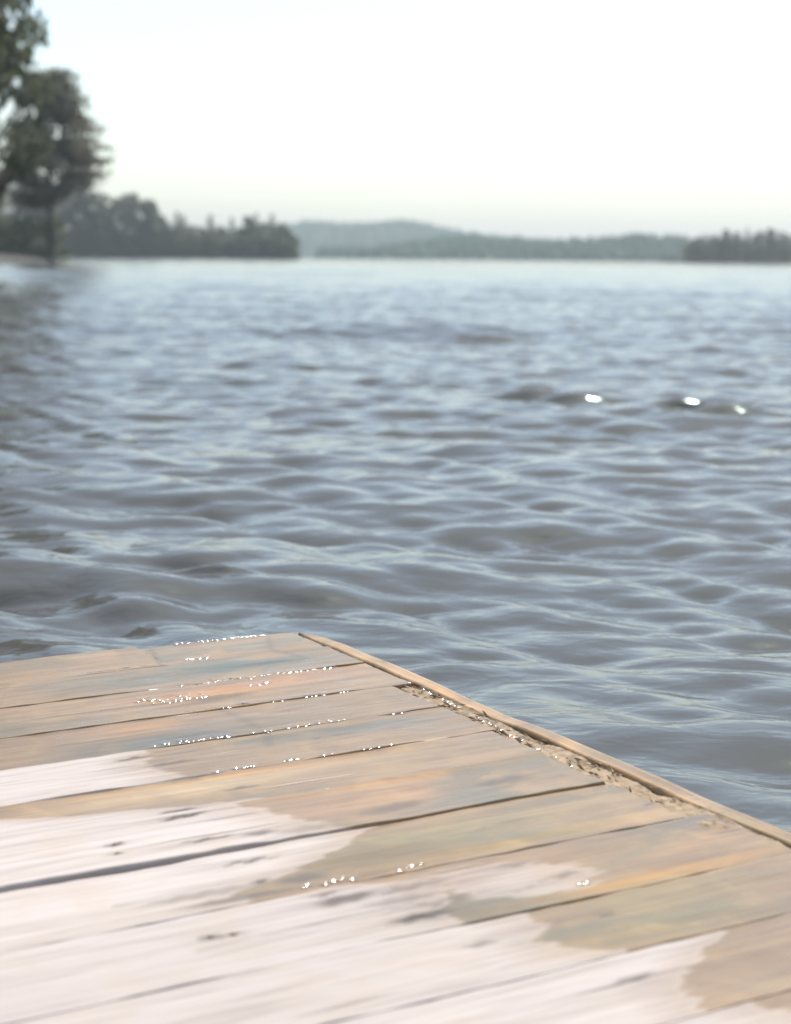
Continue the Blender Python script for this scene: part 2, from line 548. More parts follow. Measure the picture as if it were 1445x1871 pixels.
def broadleaf_data(seed, rx=0.30, z0=0.22, gaps=0.25):
    rng = np.random.default_rng(seed)
    tubes = [tube((0, 0, -0.02), (0.01, 0.01, 0.4), 0.022, 0.016), tube((0.01, 0.01, 0.4), (0, 0, 0.85), 0.016, 0.004)]
    P = []
    for k in range(46):
        a = rng.uniform(0, 6.283)
        z = rng.uniform(z0, 0.97)
        tz = (z - z0) / (1 - z0)
        env = rx * (math.sin(math.pi * (0.12 + 0.84 * tz)) ** 0.6) * rng.uniform(0.35, 1.0)
        c = np.array([env * math.cos(a), env * math.sin(a), z])
        tubes.append(tube((0.01, 0, max(0.15, z - 0.12 - env * 0.3)), c * np.array([0.9, 0.9, 1.0]), 0.007, 0.002, 5))
        r = rng.uniform(0.055, 0.10)
        m = int(70 * (r / 0.075) ** 2)
        d = rng.normal(0, 1, (m, 3)); d /= np.linalg.norm(d, axis=1)[:, None]
        P.append(c + d * (r * rng.uniform(0.3, 1.05, m) ** 0.6)[:, None] * np.array([1.15, 1.15, 0.75]))
    P = np.concatenate(P)
    co, q = leaf_quads(P, 0.019, rng)
    return join_tubes(tubes), (co, q)

def pine_data(seed):
    """old white pine: bare trunk below, layered uneven plates of needles above"""
    rng = np.random.default_rng(seed)
    tubes = [tube((0, 0, -0.02), (0.01, 0, 0.5), 0.020, 0.014), tube((0.01, 0, 0.5), (0.0, 0.0, 0.97), 0.014, 0.003)]
    P = []
    for zc in np.linspace(0.30, 0.97, 15):
        t = (zc - 0.30) / 0.67
        rad = 0.30 * (math.sin(math.pi * (0.18 + 0.74 * t)) ** 0.7)
        for k in range(rng.integers(4, 7)):
            a = rng.uniform(0, 6.283); L = rad * rng.uniform(0.5, 1.1)
            s = np.array([0.005, 0, zc]); e = np.array([L * math.cos(a), L * math.sin(a), zc + L * rng.uniform(-0.08, 0.22)])
            tubes.append(tube(s, e, 0.006, 0.002, 5))
            for w in (0.45, 0.7, 0.95):
                c = s + (e - s) * w + rng.normal(0, 0.008, 3)
                m = 52
                P.append(c + rng.normal(0, 1, (m, 3)) * np.array([0.034, 0.034, 0.016]))
    P = np.concatenate(P)
    co, q = leaf_quads(P, 0.015, rng, 0.2)
    return join_tubes(tubes), (co, q)

TREE_KINDS = {}
def make_kind(key, data, leafmat):
    (tv, tf), (cv, cq) = data
    name = {'c': 'conifer_tree', 'b': 'broadleaf_tree', 'p': 'pine_tree'}[key[0]]
    TREE_KINDS[key] = [name, (tv, tf), (cv, cq), leafmat, None, None]
M_PINE = leaf_material("pine_needles", (0.165, 0.155, 0.115), (0.21, 0.205, 0.15), 0.55)
for i in range(3):
    make_kind('c%d' % i, conifer_data(20 + i, (0.17, 0.21, 0.14)[i], (0, 0.02, -0.015)[i]), M_NEEDLE)
    make_kind('b%d' % i, broadleaf_data(40 + i, (0.30, 0.36, 0.26)[i], (0.16, 0.2, 0.14)[i]), M_LEAF)
    make_kind('p%d' % i, pine_data(60 + i), M_PINE)

def plant_tree(key, loc, height, wscale=1.0, rz=0.0, label=None, group=None):
    name, tr, cr, lm, tme, cme = TREE_KINDS[key]
    root = empty(name, loc, rz)
    root.scale = (height * wscale, height * wscale, height)
    tag(root, label, 'tree', group)
    if tme is None:
        t = link_mesh("trunk", tr[0], tr[1], M_BARK, root)
        c = fast_mesh("crown", cr[0], cr[1], lm, root, smooth=False)
        TREE_KINDS[key][4], TREE_KINDS[key][5] = t, c
    else:
        for src in (tme, cme):
            c = src.copy()
            COL.objects.link(c)
            c.parent = root
    return root

ORD = ["first", "second", "third", "fourth", "fifth", "sixth", "seventh", "eighth", "ninth", "tenth", "eleventh", "twelfth", "thirteenth", "fourteenth", "fifteenth", "sixteenth", "seventeenth", "eighteenth", "nineteenth", "twentieth",
       "twenty-first", "twenty-second", "twenty-third", "twenty-fourth", "twenty-fifth", "twenty-sixth", "twenty-seventh", "twenty-eighth", "twenty-ninth", "thirtieth", "thirty-first", "thirty-second", "thirty-third", "thirty-fourth", "thirty-fifth", "thirty-sixth", "thirty-seventh", "thirty-eighth", "thirty-ninth", "fortieth"]

def bank(name, pts, z_top, label):
    """low earth bank: outline pts (front line x,y) with depth"""
    rng = np.random.default_rng(len(pts))
    V = []
    n = len(pts)
    rows = [(0.0, -0.7), (0.6, 0.05), (3.0, z_top * 0.55), (9.0, z_top), (40.0, z_top * 1.3), (90.0, -0.7)]
    for dpt, z in rows:
        for i, (x, y, k) in enumerate(pts):
            V.append((x + rng.normal(0, 0.1), y + dpt * k + rng.normal(0, 0.15), z * (0.85 + 0.3 * rng.random()) if z > 0 else z))
    q = grid_quads(len(rows), n)
    o = fast_mesh(name, V, q, M_SOIL)
    tag(o, label, kind='structure')
    return o

def undergrowth(name, x0, x1, y0, y1, zb, h, n, size, label, seed):
    rng = np.random.default_rng(seed)
    P = np.stack([rng.uniform(x0, x1, n), rng.uniform(y0, y1, n), zb + h * rng.uniform(0, 1, n) ** 1.3], -1)
    co, q = leaf_quads(P, size, rng)
    o = fast_mesh(name, co, q, M_LEAF, smooth=False)
    tag(o, label, kind='stuff')

# far left shore, about 600 m off
D1 = 600.0
xa, xb = at(-500, 470, D1).x, at(540, 470, D1).x
bank("far_left_shore", [(xa + (xb - xa) * i / 30.0, D1 - 2 + 1.0 * math.sin(i * 1.7) + (6 if i == 30 else 0), 0.4 if i == 30 else 1.0) for i in range(31)], 0.9, "low dark wooded shore beyond the lake at left")
undergrowth("undergrowth", xa + 1, xb + 0.3, D1 - 1.0, D1 + 14, 0.0, 8.0, 20000, 0.8, "dark bushes under the trees of the left shore", 5)
LEFT = [  # photograph x, crown top y, kind, width factor, depth behind the shoreline
    (-330, 318, 'b0', 1.0, 9), (-270, 300, 'p1', 1.0, 6), (-215, 322, 'b1', 0.9, 8), (-160, 310, 'c1', 1.1, 5), (-110, 325, 'b2', 1.0, 9), (-60, 316, 'p0', 1.0, 7),
    (-15, 330, 'b0', 1.0, 6), (25, 338, 'b1', 0.9, 9), (62, 326, 'p2', 1.0, 5), (98, 340, 'b2', 1.1, 8), (130, 334, 'b0', 0.95, 6), (158, 341, 'b1', 0.8, 9), (178, 352, 'b2', 1.0, 5),
    (204, 362, 'b0', 0.9, 8), (226, 355, 'b1', 0.8, 5), (252, 353, 'b0', 0.9, 7), (274, 366, 'b2', 1.0, 5), (292, 392, 'b1', 0.9, 8), (307, 411, 'b0', 1.0, 4), (322, 386, 'c1', 1.35, 6), (335, 391, 'c0', 1.2, 9),
    (350, 412, 'b2', 1.1, 5), (367, 414, 'b1', 1.0, 8), (384, 391, 'c0', 1.45, 5), (404, 413, 'b0', 1.0, 8), (422, 396, 'c2', 1.35, 5), (438, 415, 'b2', 1.0, 7),
    (453, 397, 'p0', 0.75, 5), (468, 388, 'c1', 1.1, 8), (482, 406, 'b1', 0.9, 5), (497, 389, 'c0', 1.25, 7), (512, 407, 'b0', 0.9, 5), (526, 418, 'b2', 1.0, 6), (537, 428, 'b1', 0.75, 3)]
desc = {'c': "dark pointed conifer", 'b': "dark rounded leafy tree", 'p': "dark layered pine"}
rnd = random.Random(8)
for i, (x, yt, kd, ws, dep) in enumerate(LEFT):
    dist = D1 + dep
    top = at(x, yt, dist)
    zb = 0.6
    k = len(LEFT) - 1 - i
    plant_tree(kd, (top.x, dist, zb), top.z - zb, ws * (1.3 if kd[0] == 'c' else 1.0), rnd.uniform(0, 6.28),
               "%s, %s tree along the left shore counting from the hill side" % (desc[kd[0]], ORD[k]), "trees along the far left shore")

# right shore, about 720 m off
D2 = 720.0
xa, xb = at(1249, 478, D2).x, at(1900, 478, D2).x
bank("right_point", [(xa + (xb - xa) * i / 16.0, D2 - 2 + 1.5 * math.sin(i * 2.1) + (5 if i == 0 else 0), 1.0) for i in range(17)], 1.0, "dark wooded point at the right end of the far shore")
undergrowth("undergrowth", xa + 0.6, xb - 1, D2 + 1.0, D2 + 14, 0.1, 7.0, 5000, 0.8, "dark bushes under the trees of the right point", 6)
RIGHT = [(1257, 448, 'b2', 0.9, 4), (1268, 437, 'b0', 0.9, 6), (1281, 430, 'b1', 0.8, 5), (1295, 425, 'c1', 1.3, 7), (1311, 428, 'b0', 0.9, 5), (1328, 420, 'b2', 0.9, 8), (1347, 424, 'b1', 0.9, 5), (1366, 415, 'c0', 1.4, 7), (1386, 422, 'b0', 1.0, 5),
         (1408, 418, 'b2', 0.9, 8), (1432, 424, 'b1', 0.9, 5), (1458, 416, 'c1', 1.3, 7), (1486, 420, 'b0', 1.0, 6), (1520, 412, 'b2', 1.0, 8), (1560, 418, 'b1', 1.0, 6), (1610, 414, 'b0', 1.0, 8)]
for i, (x, yt, kd, ws, dep) in enumerate(RIGHT):
    dist = D2 + dep
    top = at(x, yt, dist)
    plant_tree(kd, (top.x, dist, 0.7), top.z - 0.7, ws, rnd.uniform(0, 6.28),
               "%s, %s tree of the right hand point counting from the ridge" % (desc[kd[0]], ORD[i]), "trees on the right hand point")

# left shore running back beside the dock, with big trees leaning over the water
def side_bank(name, line, label):
    rng = np.random.default_rng(44)
    V = []
    rows = [(0.0, -0.85), (0.5, 0.05), (2.0, 0.5), (6.0, 0.9), (30.0, 1.3), (60.0, -0.85)]
    for off, z in rows:
        for (x, y) in line:
            V.append((x - off + rng.normal(0, .08), y + off * 0.25 + rng.normal(0, .1), z))
    o = fast_mesh(name, V, grid_quads(len(rows), len(line)), M_SOIL)
    tag(o, label, kind='structure')
side_bank("near_left_bank", [(-8.5, 14), (-8.3, 22), (-8.8, 30), (-10.3, 40), (-12.8, 52), (-15.0, 66), (-23, 92), (-32, 122), (-38, 150), (-39.5, 176), (-39, 192), (-39.2, 206), (-41, 216), (-52, 224)], "dark bank under the tall trees at the left edge")
for x, yt, dist, kd, ws, lab in [
        (86, 135, 205.0, 'p0', 1.02, "tall dark pine at left edge standing clear against the sky"),
        (-40, -150, 64.0, 'b1', 0.62, "big leafy tree cut by the left edge, nearer than the lone pine"),
        (-215, -560, 46.0, 'b2', 0.75, "big leafy tree overhanging the water outside the left edge"),
        (-470, -760, 38.0, 'b0', 0.7, "second big leafy tree on the near left bank, closer to the dock")]:
    top = at(x, yt, dist)
    plant_tree(kd, (top.x, dist, 0.5), top.z - 0.5, ws, rnd.uniform(0, 6.28), lab, "tall trees on the near left bank")
undergrowth("undergrowth", -95, -40.5, 198, 214, 0.1, 5.0, 5000, 0.5, "dark bushes on the left bank under the lone pine", 7)

# ------------------------------------------------------------------ dock
OFFS = [3.0275, 2.8648, 2.7138, 2.5407, 2.3777, 2.2185, 2.0706, 1.9068, 1.734, 1.5591, 1.4032, 1.243, 1.084, 0.925, 0.766, 0.606, 0.447, 0.288, 0.128, -0.032, -0.192, -0.352]
U_LEFT = -1.05
dock = empty("wooden_dock", (0, 0, 0), YAW)
tag(dock, "weathered grey wooden dock, wet at its far corner and bleached white in front", "dock")

ENDS = [1.5148, 1.513, 1.511, 1.474, 1.478, 1.470, 1.465, 1.468, 1.503, 1.506, 1.505] + [1.50] * 12
# wet stain boundaries per plank: u where the wet wood begins, by v
WET = {4: [(2.236, .928), (2.295, .909), (2.337, .919), (2.374, .929)],
       5: [(2.0706, 1.0), (2.09, .93), (2.104, .86), (2.12, .78), (2.154, .66), (2.2185, .50)],
       6: [(1.919, 1.03), (1.963, 1.0), (2.035, .965), (2.07, .93)],
       7: [(1.74, .80), (1.765, .80), (1.793, .887), (1.823, .932), (1.856, .997), (1.90, 1.063)],
       8: [(1.566, .994), (1.604, .984), (1.630, 1.02), (1.652, 1.032), (1.684, 1.048), (1.70, 1.02), (1.716, .97), (1.73, .93)],
       9: [(1.41, 1.11), (1.425, 1.08), (1.439, 1.06), (1.478, 1.041), (1.495, 1.06), (1.511, 1.073), (1.535, 1.07), (1.553, 1.064)],
       10: [(1.243, 1.08), (1.316, 1.105), (1.349, 1.154), (1.38, 1.21), (1.40, 1.24)],
       11: [(1.09, 1.16), (1.16, 1.19), (1.24, 1.14)], 12: [(0.925, 1.25), (1.0, 1.22), (1.08, 1.28)]}
# wet wood tints, the blue grey ones painted sky reflection (u, v, radius u, radius v, colour)
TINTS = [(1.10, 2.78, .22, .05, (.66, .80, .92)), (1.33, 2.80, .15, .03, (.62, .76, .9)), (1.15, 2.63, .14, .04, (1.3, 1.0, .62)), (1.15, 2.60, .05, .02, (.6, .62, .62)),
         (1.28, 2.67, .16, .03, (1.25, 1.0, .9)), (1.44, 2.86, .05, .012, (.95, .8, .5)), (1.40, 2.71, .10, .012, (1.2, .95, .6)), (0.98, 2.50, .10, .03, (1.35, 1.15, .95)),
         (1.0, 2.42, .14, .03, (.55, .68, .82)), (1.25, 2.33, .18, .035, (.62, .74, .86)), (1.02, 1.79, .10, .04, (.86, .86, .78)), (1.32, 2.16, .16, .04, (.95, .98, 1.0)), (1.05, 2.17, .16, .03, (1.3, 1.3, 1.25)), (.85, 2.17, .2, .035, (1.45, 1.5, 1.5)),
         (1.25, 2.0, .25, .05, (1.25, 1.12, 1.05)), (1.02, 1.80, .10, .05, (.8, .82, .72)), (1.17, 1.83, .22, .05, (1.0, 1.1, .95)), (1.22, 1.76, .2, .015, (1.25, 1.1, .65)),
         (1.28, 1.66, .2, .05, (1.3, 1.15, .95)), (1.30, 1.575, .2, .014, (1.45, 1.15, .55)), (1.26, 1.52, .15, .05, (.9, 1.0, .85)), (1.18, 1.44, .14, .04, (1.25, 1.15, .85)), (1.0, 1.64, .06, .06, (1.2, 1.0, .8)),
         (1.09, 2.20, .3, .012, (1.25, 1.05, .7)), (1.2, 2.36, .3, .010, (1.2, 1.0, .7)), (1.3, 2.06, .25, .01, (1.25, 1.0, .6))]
# knots and dark marks (u, v, radius u, radius v, strength)
KNOTS = [(.905, 2.345, .020, .006, .7), (.945, 2.295, .026, .005, .7), (.955, 2.215, .03, .007, .6), (.985, 2.135, .018, .005, .7),
         (.87, 2.082, .020, .007, .75), (.862, 2.052, .022, .006, .85), (.86, 1.955, .024, .005, .75), (.745, 1.995, .007, .006, .8), (.735, 1.962, .006, .004, .7), (.925, 1.945, .016, .010, .6), (.985, 1.93, .03, .012, .35),
         (.87, 1.862, .026, .0045, .75), (.77, 1.785, .05, .008, .35), (.905, 1.775, .022, .012, .55), (.85, 1.79, .007, .007, .7), (.80, 1.755, .045, .006, .55), (.82, 1.748, .05, .005, .45),
         (.915, 1.69, .026, .014, .65), (.905, 1.715, .012, .005, .6), (.965, 1.655, .028, .012, .35), (1.0, 1.685, .035, .008, .45), (.965, 1.60, .026, .010, .9), (.73, 1.66, .010, .008, .6), (.755, 1.655, .010, .004, .6), (.985, 1.50, .014, .007, .5),
         (.995, 1.63, .05, .005, .3), (1.16, 1.505, .010, .004, .6), (1.08, 1.345, .018, .006, .55), (1.0, 1.625, .015, .006, .4), (1.16, 1.69, .02, .006, .35), (1.19, 1.63, .016, .006, .4),
         (1.34, 1.985, .03, .016, .5), (1.14, 1.96, .028, .015, .45), (1.11, 1.955, .02, .014, .35), (1.46, 1.80, .014, .004, .7), (1.25, 2.31, .016, .003, .5), (1.205, 2.305, .01, .003, .5),
         (1.36, 2.80, .035, .010, .45), (1.30, 2.87, .06, .004, .55), (1.17, 2.61, .04, .014, .5), (1.06, 2.62, .05, .010, .35), (1.02, 2.40, .06, .012, .3), (1.08, 2.66, .03, .008, .3)]
# brown dirt lines (u0, v0, u1, v1, half width, strength)
LINES = [(1.203, 3.024, 1.165, 2.87, .006, .45), (1.137, 2.54, 1.146, 2.40, .010, .30), (1.144, 2.375, 1.115, 2.31, .008, .40), (1.443, 2.99, 1.405, 2.90, .006, .35), (1.405, 2.90, 1.43, 2.80, .007, .45),
         (1.20, 1.83, 1.34, 1.835, .002, .5), (1.28, 1.955, 1.43, 1.965, .002, .45), (.67, 1.80, .93, 1.805, .0025, .45), (.70, 1.635, 1.02, 1.64, .002, .3), (1.07, 1.60, 1.2, 1.64, .002, .3), (.95, 2.185, 1.06, 2.19, .002, .35), (.66, 2.47, .95, 2.46, .002, .4)]

def set_attrs(o, wet, dark, tone):
    me = o.data
    for nm, arr in (('wet', wet), ('dark', dark)):
        a = me.attributes.new(nm, 'FLOAT', 'POINT')
        a.data.foreach_set('value', np.asarray(arr, np.float32))
    a = me.attributes.new('tone', 'FLOAT_COLOR', 'POINT')
    c = np.ones((len(tone), 4), np.float32); c[:, :3] = tone
    a.data.foreach_set('color', c.ravel())

def stains(u, v, k, rng):
    if k < 4:
        wet = np.full(u.shape, 0.2)
    elif k in WET:
        vv = np.array([p[0] for p in WET[k]]); ub = np.array([p[1] for p in WET[k]])
        wet = u - np.interp(v, vv, ub)
    else:
        wet = u - (1.3 + 0.04 * np.sin(v * 40 + k))
    if k == 7:      # damp tail reaching left along the lower edge
        wet = np.maximum(wet, 0.02 - np.hypot((u - .93) / 3.0, v - 1.765) * 1.3)
    if k == 8:      # bleached island inside the wet stain
        e = np.hypot((u - 1.13 - (v - 1.64) * -0.5) / .085, (v - 1.645) / .055) - 1
        wet = np.minimum(wet, e * .05)
        wet = np.maximum(wet, np.minimum(0.02, .02 - abs(v - 1.722) + 0 * u) * (u > .98) + (u <= .98) * -1)
    tone = np.ones(u.shape + (3,))
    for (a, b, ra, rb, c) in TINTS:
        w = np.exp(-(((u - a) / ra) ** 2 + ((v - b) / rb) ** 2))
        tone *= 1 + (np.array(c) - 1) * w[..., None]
    dark = np.zeros(u.shape)
    for (a, b, ra, rb, s) in KNOTS:
        dd = np.hypot((u - a + 0.004 * np.sin(v * 700)) / (ra * 1.25), (v - b + 0.0016 * np.sin(u * 190 + a * 50)) / (rb * .8))
        dark = np.maximum(dark, min(1.0, s * 1.25) * np.clip(1.8 - dd * 1.05, 0, 1))
        dark = np.maximum(dark, 0.35 * s * np.exp(-(((u - a) / (ra * 3.2)) ** 2 + ((v - b) / (rb * 1.2)) ** 2)))
    for (a, b, c, d, hw, s) in LINES:
        t = np.clip(((u - a) * (c - a) + (v - b) * (d - b)) / ((c - a) ** 2 + (d - b) ** 2), 0, 1)
        dd = np.hypot(u - a - t * (c - a), v - b - t * (d - b))
        dark = np.maximum(dark, s * np.exp(-(dd / hw) ** 2))
    return wet, dark, tone

def board(name, k, u_a, u_b, vlo_f, vhi_f, thick, ztop, seed, fine=(0.55, 1.56), corner=None, stain_k=None, rag=0.0025):
    """plank with rounded uneven edges running along u between two edge curves"""
    rng = np.random.default_rng(seed)
    us = [u_a]
    while us[-1] < u_b - 0.001:
        us.append(min(u_b, us[-1] + (0.007 if fine[0] < us[-1] < fine[1] else 0.05)))
    us = np.array(us)
    lo, hi = vlo_f(us), vhi_f(us)
    if corner:                                  # rounded outer corner at the far right end
        ue, rad = corner
        t = np.clip((us - (ue - rad)) / rad, 0, 1)
        hi = hi - rad * (1 - np.sqrt(1 - 0.995 * t * t))
    nint = 22
    w = hi - lo
    cols, zs = [], []
    prof = [(0.0, -thick, 0), (0.0, -0.010, 0), (0.0, -0.0014, 0), (0.0009, 0.0, 1)]
    for dv, z, _ in prof:
        cols.append(lo + dv); zs.append(np.full_like(us, z))
    for f in np.linspace(0, 1, nint + 2)[1:-1]:
        cols.append(lo + 0.0009 + f * (w - 0.0018)); zs.append(np.zeros_like(us))
    for dv, z, _ in reversed(prof):
        cols.append(hi - dv); zs.append(np.full_like(us, z))
    V = np.stack(cols, 1); Z = np.stack(zs, 1)
    U = np.repeat(us[:, None], V.shape[1], 1).copy()
    # rounded and ragged ends
    U[0] += 0; U[-1] -= np.abs(smooth_noise(V.shape[1], rng, 2)) * rag
    Z[-1] = np.minimum(Z[-1], -rag)
    top = Z > -0.0005
    cup = rng.normal(0, 0.0009)
    cen = (V - lo[:, None]) / w[:, None] - 0.5
    relief = np.stack([smooth_noise(len(us), rng, 7) for _ in range(V.shape[1])], 1)
    relief = relief + np.roll(relief, 1, 1) * 0.7
    warp = smooth_noise(len(us), rng, 30)[:, None] * 0.0005 + rng.normal(0, 0.0003) + rng.normal(0, .0012) * cen * 0.5
    Z = Z + np.where(Z > -0.011, 1, 0) * (cup * (cen * 2) ** 2 + warp + 0.00035 * relief * top) + ztop
    co = np.stack([U, V, Z], -1)
    nu, nv = V.shape
    q = grid_quads(nu, nv)
    # underside and ends
    b = [(i * nv, i * nv + nv - 1, (i + 1) * nv + nv - 1, (i + 1) * nv) for i in range(nu - 1)]
    q = np.concatenate([q, np.array(b)[:, ::-1][:, ::-1]])
    cx, cy = (u_a + u_b) / 2, float((lo.mean() + hi.mean()) / 2)
    loc = np.array([cx, cy, DECK_Z])
    o = fast_mesh(name, co.reshape(-1, 3) - np.array([cx, cy, 0]), q, M_WOOD, dock)
    me = o.data
    o.location = loc
    # close the two ends with a cap
    import bmesh
    bm = bmesh.new(); bm.from_mesh(me); bm.verts.ensure_lookup_table()
    for row in (0, nu - 1):
        vs = [bm.verts[row * nv + j] for j in range(nv)]
        try: bm.faces.new(vs)
        except ValueError: pass
    bmesh.ops.recalc_face_normals(bm, faces=bm.faces[:])
    bm.to_mesh(me); bm.free()
    me.set_sharp_from_angle(angle=math.radians(28))
    wet, dark, tone = stains(U, V, stain_k if stain_k is not None else k, rng)
    set_attrs(o, wet.ravel(), dark.ravel(), tone.reshape(-1, 3))
    return o

def edge_fn(k, side):
    """edge line of plank k on side 'hi' (far) or 'lo' (near)"""
    idx = k if side == 'hi' else k + 1
    rng = np.random.default_rng(500 + idx)
    tab_u = np.linspace(U_LEFT - 0.1, 1.6, 400)
    w = smooth_noise(400, rng, 25) * 0.0010 + (rng.normal(0, .0006))
    loc_rng = np.random.default_rng(900 + idx * 2 + (side == 'hi'))
    w = w + smooth_noise(400, loc_rng, 3) * 0.0006
    gapn = smooth_noise(400, np.random.default_rng(1300 + idx), 12)
    half = 0.0008 if idx not in (4, 9) else 0.0013
    def f(u):
        e = OFFS[idx] + np.interp(u, tab_u, w)
        gap = half * np.clip(0.6 + 0.75 * np.interp(u, tab_u, gapn), 0.1, 2.4)
        if idx == 7:     # wide split gap at the left, closing to the right
            gap = half + 0.0055 * np.clip((1.0 - u) / 0.10, 0, 1) * (1 if side == 'lo' else 0.6)
            if side == 'lo':
                gap = gap - 0.004 * np.exp(-((u - .93) / .03) ** 2) - 0.003 * np.exp(-((u - .83) / .02) ** 2)
        if idx == 9:
            gap = gap + 0.003 * np.exp(-((u - 1.02) / .08) ** 2)
        if idx == 0:
            return e
        return e - gap if side == 'hi' else e + gap
    return f

for k in range(len(OFFS) - 1):
    lo, hi = edge_fn(k, 'lo'), edge_fn(k, 'hi')
    zt = float(np.random.default_rng(70 + k).normal(0, 0.0003))
    if k == 0:      # the far row is two lengths butted end to end
        board("plank", 0, U_LEFT, 1.1772, lo, hi, 0.036, zt, 100, stain_k=0, rag=0.0003)
        o = board("plank", 0, 1.1782, ENDS[0], lo, hi, 0.036, zt + .0005, 101, corner=(1.572, 0.105), stain_k=0)
        o['label'] = "short far plank with a rounded outer corner"
        continue
    o = board("plank", k, U_LEFT, ENDS[k], lo, hi, 0.036, zt, 100 + k + 1)
    if k == 7: o['label'] = "plank below the wide dark split"
    if k == 4: o['label'] = "plank with a bleached dry end at left"

# nail heads that show in the bleached wood
nail_me = None
for (nu_, nv_, pk) in ((.745, 1.995, 6), (.735, 1.962, 6), (.730, 1.660, 8), (.755, 1.655, 8)):
    pl = next(o for o in dock.children if o.name.startswith("plank") and abs(o.location.y - (OFFS[pk] + OFFS[pk + 1]) / 2) < .03)
    a = np.linspace(0, 2 * np.pi, 10, endpoint=False)
    V = [(0.0045 * math.cos(t), 0.0045 * math.sin(t), 0) for t in a] + [(0.0034 * math.cos(t), 0.0034 * math.sin(t), .0010) for t in a] + [(0, 0, .0013)]
    Fc = [(i, (i + 1) % 10, 10 + (i + 1) % 10, 10 + i) for i in range(10)] + [(10 + i, 10 + (i + 1) % 10, 20) for i in range(10)]
    if nail_me is None:
        nl = link_mesh("nail", V, Fc, plain_material("rusty_steel", (0.10, 0.065, 0.045), (0.16, 0.10, 0.07), 200.0, 0.6), pl)
        nail_me = nl.data
    else:
        nl = bpy.data.objects.new("nail", nail_me); COL.objects.link(nl); nl.parent = pl
    nl.location = (nu_ - pl.location.x, nv_ - pl.location.y, 0.0004)

# edge board along the outer side (runs along v): build with u and v swapped
def edge_board():
    rng = np.random.default_rng(77)
    vs = np.arange(-0.352, 3.0105, 0.008)
    ins = 1.5165 + smooth_noise(len(vs), rng, 8) * 0.0010
    outr = 1.551 + smooth_noise(len(vs), rng, 8) * 0.0009
    t = np.clip((vs - 2.865) / 0.1455, 0, 1)
    outr = np.maximum(outr - 0.038 * (1 - np.sqrt(1 - 0.998 * t * t)), ins + 0.0065)
    prof = [(0, -.14), (0, -.008), (.0008, -.003), (.003, 0)]
    U, Z = [], []
    for d, z in prof: U.append(ins + d); Z.append(np.full_like(vs, z))
    for f in (.2, .35, .5, .65, .8): U.append(ins + (outr - ins) * f); Z.append(np.zeros_like(vs))
    for d, z in reversed(prof): U.append(outr - d); Z.append(np.full_like(vs, z))
    U, Z = np.stack(U, 1), np.stack(Z, 1)
    Z = Z + 0.0002 + smooth_noise(len(vs), rng, 12)[:, None] * .0012 * (Z > -.01)
    V = np.repeat(vs[:, None], U.shape[1], 1)
    co = np.stack([U, V, Z + DECK_Z], -1)
    n = U.shape[1]
    q = np.concatenate([grid_quads(len(vs), n)[:, ::-1], np.array([(i * n, (i + 1) * n, (i + 1) * n + n - 1, i * n + n - 1) for i in range(len(vs) - 1)])])
    # long grain runs along v, so turn the mesh into its own frame
    loc = np.array([1.534, 1.32, 0])
    c2 = co.reshape(-1, 3) - loc
    c2 = np.stack([c2[:, 1], -c2[:, 0], c2[:, 2]], -1)
    o = fast_mesh("edge_board", c2, q, M_WOOD, dock)
    o.location = loc; o.rotation_euler = (0, 0, math.pi / 2)
    o['label'] = "narrow ochre board edging the dock along the water"
    tone = np.ones((len(vs), n, 3)) * np.array([1.25, 1.12, .86])
    tone = tone * (1 + 0.16 * smooth_noise(len(vs), rng, 10)[:, None, None] + 0.10 * rng.normal(0, 1, (1, n, 1)))
    dk = np.clip(0.22 * smooth_noise(len(vs), rng, 4)[:, None] + 0.15 * rng.normal(0, 1, (len(vs), n)) - 0.12, 0, .6)
    set_attrs(o, np.full(len(c2), .2), dk.ravel(), tone.reshape(-1, 3))
edge_board()

